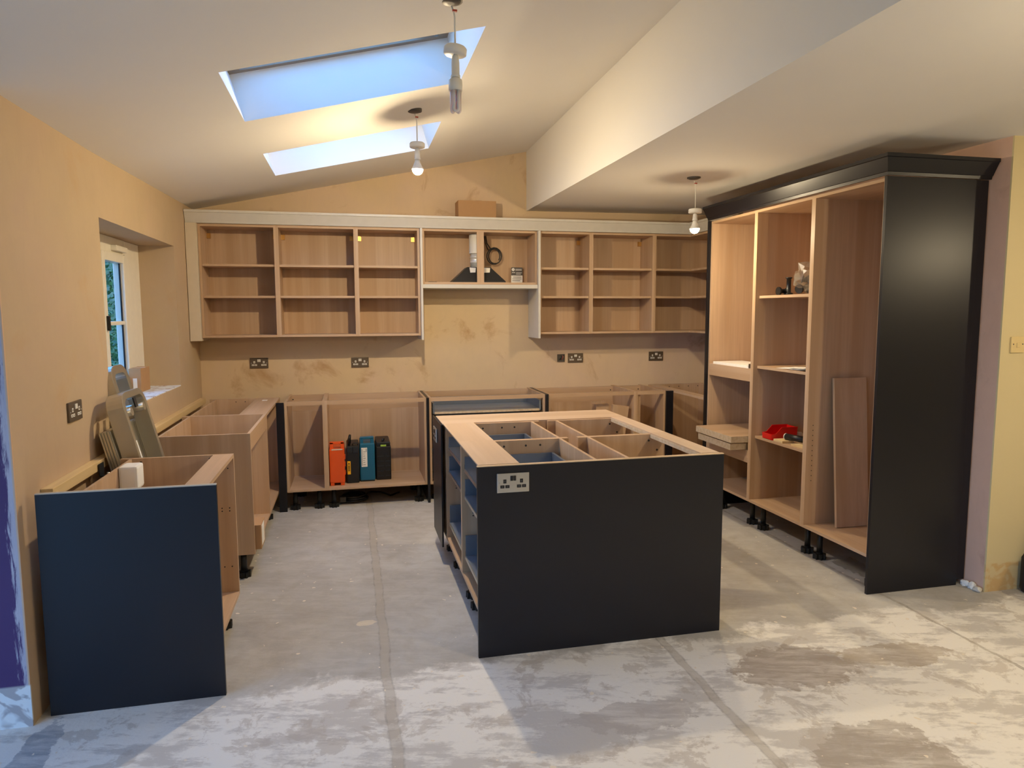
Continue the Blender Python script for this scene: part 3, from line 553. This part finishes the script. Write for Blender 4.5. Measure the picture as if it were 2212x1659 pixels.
# tool cases in the open base unit
zc0 = .1685
def case(label, x0, x1, yf, h, mat, depth=.30):
    t = thing('tool_case', label, 'tool case', ((x0+x1)/2, yf+depth/2, zc0)); return t, (x0, x1, yf, yf+depth, zc0, zc0+h)
t, (x0, x1, y0, y1, z0, z1) = case('orange plastic tool case standing on edge', 1.028, 1.148, -.51, .30, 0)
bx('shell', 'orange_plastic', t, x0, x1, y0, y1, z0+.022, z1, bevel=.010)
for x in (x0+.005, x1-.035): bx('foot', 'orange_plastic', t, x, x+.03, y0+.004, y1-.004, z0, z0+.024, bevel=.003)
m = MB().box(x0+.004, x0+.034, y0+.03, y0+.07, z1-.004, z1+.052).box(x1-.030, x1-.004, y0+.03, y0+.07, z1-.004, z1+.052).box(x0+.004, x1-.004, y0+.03, y0+.07, z1+.036, z1+.054); m.build('handle', 'orange_plastic', t, .003)
bx('label_strip', 'cream_panel', t, x0+.02, x1-.015, y0-.0012, y0+.01, z1-.008, z1+.0006)
for z in (.10, .17, .23): bx('latch', 'orange_plastic', t, x1-.002, x1+.006, y0+.02, y0+.06, z0+z-.018, z0+z+.018, bevel=.002)
t, (x0, x1, y0, y1, z0, z1) = case('black tool case with a yellow warning label', 1.162, 1.262, -.45, .33, 0)
bx('shell', 'black_plastic', t, x0, x1, y0, y1, z0, z1-.02, bevel=.008); bx('lid_block', 'dark_metal', t, x0+.004, x0+.045, y0-.004, y0+.05, z1-.075, z1-.028, bevel=.003); bx('lid_block', 'dark_metal', t, x0+.052, x1-.004, y0-.004, y0+.05, z1-.078, z1-.03, bevel=.003)
MB().tube([(x0+.02, y0+.03, z1-.02), (x0+.022, y0+.03, z1+.03), (x0+.03, y0+.03, z1+.055), (x0+.032, y0+.08, z1+.055), (x0+.03, y0+.13, z1+.03), (x0+.028, y0+.13, z1-.02)], .010, 8).build('handle', 'black_plastic', t)
for i in range(3): MB().tube([(x0+.05, y0+.03+.02*i, z1-.02), (x0+.055, y0+.03+.02*i, z1-.004-.003*i), (x1-.008, y0+.03+.02*i, z1-.006), (x1-.006, y0+.03+.02*i, z1-.022)], .004, 6).build('wire_loop', 'black_plastic', t)
l_ = bx('warning_label', 'yellow_label', t, x0+.006, x0+.032, y0-.0016, y0-.0004, z0+.075, z0+.185, bevel=.0)
MB().prism([(x0+.011, z0+.158), (x0+.027, z0+.158), (x0+.019, z0+.174)], 1, y0-.0024, y0-.0017).build('warning_triangle', 'ink', l_)
for i in range(5): bx('text_block', 'ink', l_, x0+.011, x0+.018, y0-.0024, y0-.0017, z0+.142-.010*i, z0+.149-.010*i); bx('text_block', 'ink', l_, x0+.020, x0+.027, y0-.0024, y0-.0017, z0+.142-.010*i, z0+.149-.010*i)
t, (x0, x1, y0, y1, z0, z1) = case('teal blue tool case with a white spec label', 1.270, 1.392, -.42, .32, 0)
bx('shell', 'blue_plastic', t, x0, x1, y0, y1, z0+.008, z1, bevel=.010); bx('rim', 'black_plastic', t, x0+.004, x1-.004, y0+.006, y1, z0, z0+.012)
m = MB().box(x0+.006, x0+.03, y0+.02, y0+.07, z1-.004, z1+.045).box(x1-.034, x1-.006, y0+.02, y0+.07, z1-.004, z1+.045).box(x0+.006, x1-.006, y0+.02, y0+.07, z1+.032, z1+.05); m.build('handle', 'blue_plastic', t, .004)
l_ = bx('spec_label', 'paper', t, x0+.012, x0+.060, y0-.0014, y0-.0003, z0+.125, z0+.285)
bx('print_bar', 'ink', l_, x0+.017, x0+.020, y0-.0022, y0-.0015, z0+.135, z0+.275); bx('print_bar', 'ink', l_, x0+.050, x0+.054, y0-.0022, y0-.0015, z0+.25, z0+.278)
for i in range(7): bx('text_line', 'grey_print', l_, x0+.026, x0+.046-.004*(i % 3), y0-.0022, y0-.0015, z0+.142+.018*i, z0+.145+.018*i)
t, (x0, x1, y0, y1, z0, z1) = case('ribbed black tool case with a lime green catch', 1.402, 1.526, -.39, .315, 0)
bx('shell', 'black_plastic', t, x0, x1, y0, y1, z0, z1-.03, bevel=.010); bx('lid', 'black_plastic', t, x0+.004, x1-.004, y0+.005, y1, z1-.032, z1+.006, bevel=.010)
for i in range(5):
    for a, b in ((x0+.01, x0+.062), (x1-.045, x1-.008)): bx('rib', 'dark_metal', t, a, b, y0-.004, y0+.003, z0+.03+.042*i, z0+.036+.042*i, bevel=.001)
bx('catch', 'green_plastic', t, x0+.038, x0+.085, y0-.004, y0+.012, z1-.032, z1-.018, bevel=.003)
MB().tube([(x0+.055, y0+.04, z1), (x0+.06, y0+.035, z1+.022), (x0+.07, y0+.08, z1+.024), (x0+.066, y0+.1, z1)], .008, 8).build('handle', 'black_plastic', t)
# cable under that unit
t = thing('extension_lead', 'coiled black lead with plug under the tool case unit', 'cable', (1.25, -.35, 0))
pts = [(1.22+(.10+.012*math.sin(i))*math.cos(i*.42), -.36+.11*math.sin(i*.42), .008+.0011*i) for i in range(46)]+[(1.36, -.3, .05), (1.44, -.25, .03), (1.52, -.3, .008), (1.6, -.2, .008)]
MB().tube(pts, .0075, 7).build('cord', 'black_plastic', t); MB().box(1.10, 1.15, -.47, -.42, .016, .06).build('plug', 'grey_box', t, .006)
# wood offcuts in the open unit at right
tag(MB().box(3.31, 3.43, -.47, -.35, .1685, .752).build('timber_offcut', 'oak_z', bevel=.002), 'thick wood offcut standing upright in the open base unit', 'offcut')
tag(MB().box(0, .15, -.022, .022, 0, .57).xf(Matrix.Translation((3.365, -.515, .1905)) @ Matrix.Rotation(math.radians(8), 4, 'Y')).build('timber_offcut', 'oak_z', bevel=.002), 'tilted wood offcut in front of the upright block', 'offcut')
# box on the left run base, white block in the near unit
t = thing('small_carton', 'small brown carton with white label poking out of base unit', 'box', (.58, -1.88, .1685))
MB().box(.50, .672, -1.975, -1.80, .1685, .315).build('carton', 'cardboard', t, .002); MB().box(.6722, .674, -1.95, -1.84, .185, .305).build('label', 'paper', t)
tag(MB().box(.1825, .262, -2.83, -2.725, .765, .875).build('white_block', 'white_foam', bevel=.012), 'rounded white box fixed inside the near left base unit', 'box')
# hop-up work platform standing on end in the appliance gap
t = thing('work_platform', 'folded aluminium step platform leaning on the wall in the gap', 'step platform', (.35, -2.3, 0))
TLT = Matrix.Translation((.27, 0, -.012)) @ Matrix.Rotation(math.radians(-13.5), 4, 'Y')
def P(m): return m.xf(TLT)
P(MB().box(.0, .05, -2.56, -2.14, .08, 1.03)).build('deck', 'aluminium', t, .003)
for i in range(4): P(MB().box(-.002+.013*i, .006+.013*i, -2.566, -2.559, .08, 1.028)).build('deck_rib', 'aluminium', t, .001)
for i in range(5): P(MB().box(.049, .056, -2.53+.085*i, -2.50+.085*i, .09, 1.02)).build('deck_tread', 'aluminium', t, .001)
def uleg(y0, y1, zt, x0, x1, wd=.034):
    m = MB(); r = .09; pts = [(y0, .06)]+[(y0+r-r*math.cos(a), zt-r+r*math.sin(a)) for a in [i*math.pi/12 for i in range(7)]]+[(y1-r+r*math.sin(a), zt-r+r*math.cos(a)) for a in [i*math.pi/12 for i in range(7)]]+[(y1, .06)]
    c = Vector(((y0+y1)/2, (.06+zt)/2)); n = len(pts); inn = []
    for i, (y, z) in enumerate(pts):
        a = Vector(pts[max(0, i-1)]); b = Vector(pts[min(n-1, i+1)]); d = (b-a).normalized(); inn.append((y+d.y*wd, z-d.x*wd))
    vs = [(x, *p) for x in (x0, x1) for p in pts]+[(x, *p) for x in (x0, x1) for p in inn]
    fs = []
    for i in range(n-1): fs += [(i, i+1, n+i+1, n+i), (2*n+i, 3*n+i, 3*n+i+1, 2*n+i+1), (i, 2*n+i, 2*n+i+1, i+1), (n+i, n+i+1, 3*n+i+1, 3*n+i)]
    fs += [(0, n, 3*n, 2*n), (n-1, 3*n-1, 4*n-1, 2*n-1)]
    return P(m.add(vs, fs))
uleg(-2.55, -2.16, 1.19, .058, .135).build('leg_frame', 'aluminium', t, .003)
uleg(-2.30, -2.025, 1.33, -.01, .05, .045).build('leg_frame', 'aluminium', t, .003)
for y in (-2.46, -2.25): P(MB().lathe([(.022, -.005), (.022, .09)], seg=14).xf(Matrix.Translation((.05, y, 1.09)) @ Matrix.Rotation(math.pi/2, 4, 'Y'))).build('hinge', 'aluminium', t)
P(MB().box(.1352, .1362, -2.53, -2.515, .80, .95)).build('label', 'paper', t); P(MB().box(.13, .137, -2.37, -2.33, 1.10, 1.15)).build('latch', 'dark_metal', t, .002)
for y in (-2.55, -2.20): P(MB().box(.06, .13, y, y+.036, .0, .066)).build('rubber_foot', 'black_plastic', t, .004)
t = thing('carton', 'cardboard carton with white label standing on window sill', 'box', (-.18, -1.06, WZ0+.006))
MB().box(-.2195, -.145, -1.17, -.96, WZ0+.0065, 1.20).build('carton', 'cardboard', t, .003); bx('label', 'paper', t, -.195, -.170, -1.1712, -1.1702, WZ0+.01, WZ0+.10); bx('tape', 'white_plastic', t, -.2195, -.145, -1.08, -1.05, 1.2002, 1.2008)

# things in the tall units
for i, (z, xa, ya, yb_, h, lb) in enumerate(((.5685, 3.862, -1.765, -1.29, .046, 'wood board at the bottom of the board stack'), (.6147, 3.93, -1.74, -1.31, .010, 'added thin spacer leaving a dark gap between two stacked boards'), (.6249, 3.85, -1.795, -1.275, .046, 'wood board topmost of the stack poking from far tall unit'))):  # thin middle strip is added, set back so a shaded gap shows
    t = thing('wood_board', lb, 'board', (4.1, -1.55, z)); MB().box(xa, 4.38, ya, yb_, z, z+h).build('board', 'oak_x', t); MB().box(xa-.0012, xa, ya, yb_, z, z+h).build('raw_edge', 'chipboard', t); MB().box(xa, 4.38, ya-.0012, ya, z, z+h).build('raw_edge', 'chipboard', t)
m = MB().box(4.131, 4.362, -.009, .009, 0, .93).xf(Matrix.Translation((0, -2.566, TB+T+.0025)) @ Matrix.Rotation(math.radians(-5.0), 4, 'X'))
tag(m.build('wood_board', 'oak_z'), 'single long wood board leaning upright inside the tall unit', 'board')
t = thing('paper_stack', 'flat stack of white paper in the far tall unit', 'paper', (4.1, -1.45, 1.1555))
for i in range(3): MB().box(3.99+.004*i, 4.25, -1.76+.01*i, -1.26+.006*i, 1.1555+.006*i, 1.161+.006*i).build('sheet', 'paper', t)
t = thing('door_hinge', 'small dark hinge fixed inside the far tall unit', 'hinge', (4.0, -1.8, 1.17)); bx('plate', 'brass', t, 3.985, 4.03, -1.806, -1.80, 1.175, 1.235, bevel=.002); bx('arm', 'bronze', t, 3.975, 4.0, -1.80, -1.785, 1.16, 1.19, bevel=.002)
t = thing('cable_grommet', 'round brass grommet on the side of far tall unit', 'grommet', (4.03, -1.8, 1.33))
MB().lathe([(.03, 0), (.03, .012), (.02, .014)], seg=20).xf(frame((4.02, -1.8058, 1.36), (1, 0, 0), (0, 0, 1), (0, 1, 0))).build('ring', 'brass', t); MB().box(-.025, .025, -.006, .006, .0, .0165).xf(frame((4.02, -1.8058, 1.36), (1, 0, 0), (0, 0, 1), (0, 1, 0))).build('bar', 'warn_red', t)
t = thing('papers', 'loose curled papers on the middle tall unit shelf', 'paper', (4.1, -2.3, 1.18))
def sheet(x0, x1, y0, y1, z, curl, mat='paper'):
    n = 7; vs = []
    for th in (0, .0012):
        for i in range(n):
            for j in range(n): a = i/(n-1); b = j/(n-1); vs.append((lerp(x0, x1, a), lerp(y0, y1, b), z+th+curl*max(0, (1-b)-.5)**2*4*(1-.5*a)+.004*math.sin(a*5+b*3)**2))
    fs = []
    for i in range(n-1):
        for j in range(n-1): q = i*n+j; fs += [(q, q+1, q+n+1, q+n), (n*n+q, n*n+q+n, n*n+q+n+1, n*n+q+1)]
    for i in range(n-1): fs += [(i, n*n+i, n*n+i+1, i+1), (i*n, (i+1)*n, n*n+(i+1)*n, n*n+i*n), (i*n+n-1, n*n+i*n+n-1, n*n+(i+1)*n+n-1, (i+1)*n+n-1), ((n-1)*n+i, (n-1)*n+i+1, n*n+(n-1)*n+i+1, n*n+(n-1)*n+i)]
    return MB().add(vs, fs, True)
sheet(4.015, 4.22, -2.41, -2.06, 1.1806, .02).build('sheet', 'paper', t); sheet(4.03, 4.24, -2.41, -2.14, 1.188, .03).build('sheet', 'paper', t)
# red storage bin
t = thing('storage_bin', 'small red open fronted parts bin on the middle shelf', 'bin', (4.1, -2.05, .6825))
BX, BY0, BY1, BZ = 4.012, -2.045, -1.93, .6825
MB().box(BX, BX+.19, BY0, BY1, BZ, BZ+.004).build('base', 'red_plastic', t)
for y in (BY0, BY1-.004): MB().prism([(BX, BZ+.004), (BX+.19, BZ+.004), (BX+.195, BZ+.085), (BX+.07, BZ+.085), (BX+.03, BZ+.045), (BX-.004, BZ+.04)], 1, y, y+.004).build('side', 'red_plastic', t)
MB().box(BX+.186, BX+.192, BY0+.004, BY1-.004, BZ+.004, BZ+.085).build('back', 'red_plastic', t); MB().box(BX-.004, BX+.001, BY0+.004, BY1-.004, BZ+.002, BZ+.04).build('front_lip', 'red_plastic', t, .001)
for y in (BY0-.003, BY1-.001): MB().box(BX+.07, BX+.195, y, y+.004, BZ+.083, BZ+.088).build('rim', 'red_plastic', t)
t = thing('tape_roll', 'white ended black tube lying on the middle shelf', 'tube', (4.09, -2.17, .6976))
TF = Matrix.Translation((4.086, -2.172, .7193)) @ Matrix.Rotation(math.radians(-75), 4, 'Z') @ Matrix.Rotation(math.radians(90), 4, 'Y')
MB().lathe([(.021, -.09), (.021, .06)], seg=20).xf(TF @ Matrix.Rotation(math.pi, 4, 'X')).build('barrel', 'black_plastic', t); MB().lathe([(.022, 0), (.022, .012), (.016, .013), (.014, .004)], seg=20).xf(TF @ Matrix.Translation((0, 0, .086))).build('cap', 'white_plastic', t) if False else MB().lathe([(.0215, -.064), (.0215, -.058), (.013, -.058), (.013, -.064)], seg=20).xf(TF).build('cap', 'white_plastic', t)
tag(MB().lathe([(.019, 0), (.019, .034), (.017, .036)], (4.265, -1.985, .6825), 20).build('bottle_cap', 'white_plastic'), 'small white cap standing behind the red bin', 'cap')
tag(MB().box(4.012, 4.10, -2.16, -2.06, .6825, .6975).build('wood_strip', 'pine', bevel=.001), 'short pale wood strip next to the red bin', 'offcut')
tag(MB().box(4.03, 4.09, -2.37, -2.23, .6825, .693).build('wood_strip', 'pine', bevel=.001), 'thin flat pale wood strip lying near the black tube', 'offcut')
# clear bag of black legs
t = thing('plastic_bag', 'clear crumpled plastic bag full of black fittings', 'bag', (4.18, -2.16, 1.67))
bm = bmesh.new(); bmesh.ops.create_icosphere(bm, subdivisions=3, radius=1); random.seed(11)
from mathutils import noise as mn
for v in bm.verts:
    d = v.co.copy(); r = .92+.30*mn.noise(d*2.6)+.42*mn.noise(d*7)
    for tip, am, pw in ((Vector((-.2, .8, .55)), .7, 40), (Vector((0, -.3, 1)), .35, 8), (Vector((-.4, .3, 1)), 1.0, 60), (Vector((-.3, .9, .2)), .25, 14)): r += am*max(0, d.dot(tip.normalized()))**pw
    c = d*r; v.co = Vector((4.19+c.x*.11, -2.16+c.y*.10, 1.758+max(-.0865, c.z*.092)))
me_v = [v.co.copy() for v in bm.verts]; me_f = [tuple(v.index for v in f.verts) for f in bm.faces]; bm.free()
MB().add(me_v, me_f, False).build('film', 'polythene', t)
for i, (x, y, z, a, b) in enumerate(((4.15, -2.13, 1.715, .3, 1.4), (4.20, -2.19, 1.718, 1.2, 1.2), (4.22, -2.12, 1.735, .7, .5), (4.16, -2.20, 1.745, 2.0, .9), (4.19, -2.14, 1.76, 2.6, 1.3))):
    MB().lathe([(.03, -.05), (.03, -.036), (.016, -.03), (.016, .04), (.026, .044), (.026, .05)], seg=14).xf(Matrix.Translation((x, y, z)) @ Matrix.Rotation(a, 4, 'Z') @ Matrix.Rotation(b, 4, 'Y')).build('fitting', 'black_plastic', t)
for (x, y, lb, rot_) in ((4.125, -2.005, 'black adjustable cabinet leg standing upright by the clear bag', 0), (4.10, -2.03, 'black adjustable cabinet leg lying by the clear bag', 1)):
    m = MB().lathe([(.030, 0), (.030, .014), (.016, .018), (.015, .11), (.022, .113), (.022, .12)], seg=16)
    if rot_: m = MB().lathe([(.028, 0), (.028, .014), (.016, .018), (.015, .06), (.022, .063)], seg=16).xf(Matrix.Rotation(math.pi/2, 4, 'Y')).xf(Matrix.Translation((-.04, .05, .028)))
    tag(m.xf(Matrix.Translation((x, y, 1.6702))).build('cabinet_leg', 'black_plastic'), lb, 'fitting')
# floor bits
t = thing('holdall', 'black rounded case on the floor by the cream wall', 'bag', (4.92, -3.36, 0))
MB().prism([(-3.49, .001), (-3.215, .001), (-3.205, .03), (-3.205, .20), (-3.235, .255), (-3.30, .275), (-3.40, .275), (-3.47, .255), (-3.495, .20), (-3.50, .03)], 0, 4.815, 5.3).build('body', 'black_plastic', t, .02)
MB().tube([(4.95, -3.35, .27), (4.97, -3.35, .315), (5.13, -3.35, .315), (5.15, -3.35, .27)], .012, 8).build('handle', 'black_plastic', t)
def rock(c, s, mat, label, grp, sd):
    random.seed(sd); bm = bmesh.new(); bmesh.ops.create_icosphere(bm, subdivisions=2, radius=1)
    vs = [Vector((v.co.x*s[0], v.co.y*s[1], max(-.4, v.co.z)*s[2]))*(1+random.uniform(-.2, .2)) for v in bm.verts]; fs = [tuple(v.index for v in f.verts) for f in bm.faces]; bm.free()
    lo = min(v.z for v in vs); tag(MB().add([v+Vector((c[0], c[1], -lo+.0005)) for v in vs], fs).build('plaster_lump', mat), label, 'rubble', grp)
for i, (x, y, s) in enumerate(((4.600, -3.07, (.018, .03, .022)), (4.598, -3.115, (.02, .022, .026)), (4.594, -3.155, (.022, .03, .02)))): rock((x, y), s, 'white_foam' if i < 2 else 'grey_paint', ('white plaster lump nearest the tall navy filler strip', 'white plaster lump between the other two lumps', 'grey plaster lump at the cream wall corner')[i], 'plaster lumps by the wall foot', i+5)
n = 14; vs = []; random.seed(4)
for i in range(n):
    for j in range(8): a = i/(n-1); b = j/7; vs.append((4.10+.16*b+.03*mn.noise(Vector((a*3, b*2, 1))), -2.92+.36*a+.02*mn.noise(Vector((a*4, b*3, 5))), .004+.035*abs(mn.noise(Vector((a*5, b*4, 9))))))
tag(MB().add(vs, [(i*8+j, i*8+j+1, (i+1)*8+j+1, (i+1)*8+j) for i in range(n-1) for j in range(7)], True).build('plastic_sheet', 'polythene'), 'crumpled clear plastic sheet on the floor under the tall unit', 'plastic')

# repeats carry the name of their set
SETS = {'double_socket': 'double sockets', 'pendant_lamp': 'pendant lamps', 'base_cabinet': 'base units along the walls', 'island_cabinet': 'island units', 'wall_cabinet': 'wall units',
        'tall_cabinet': 'tall units', 'tool_case': 'tool cases in the base unit', 'end_panel': 'painted end panels', 'corner_post': 'navy corner posts', 'timber_offcut': 'wood offcuts in the base unit',
        'wood_board': 'loose wood boards in the tall units', 'wood_strip': 'pale wood strips on the shelf', 'cabinet_leg': 'spare cabinet legs on the shelf', 'cornice': 'cornices'}
for o in COL.objects:
    n = o.name.split('.')[0]
    if o.parent is None and n in SETS and 'category' in o: o['group'] = SETS[n]
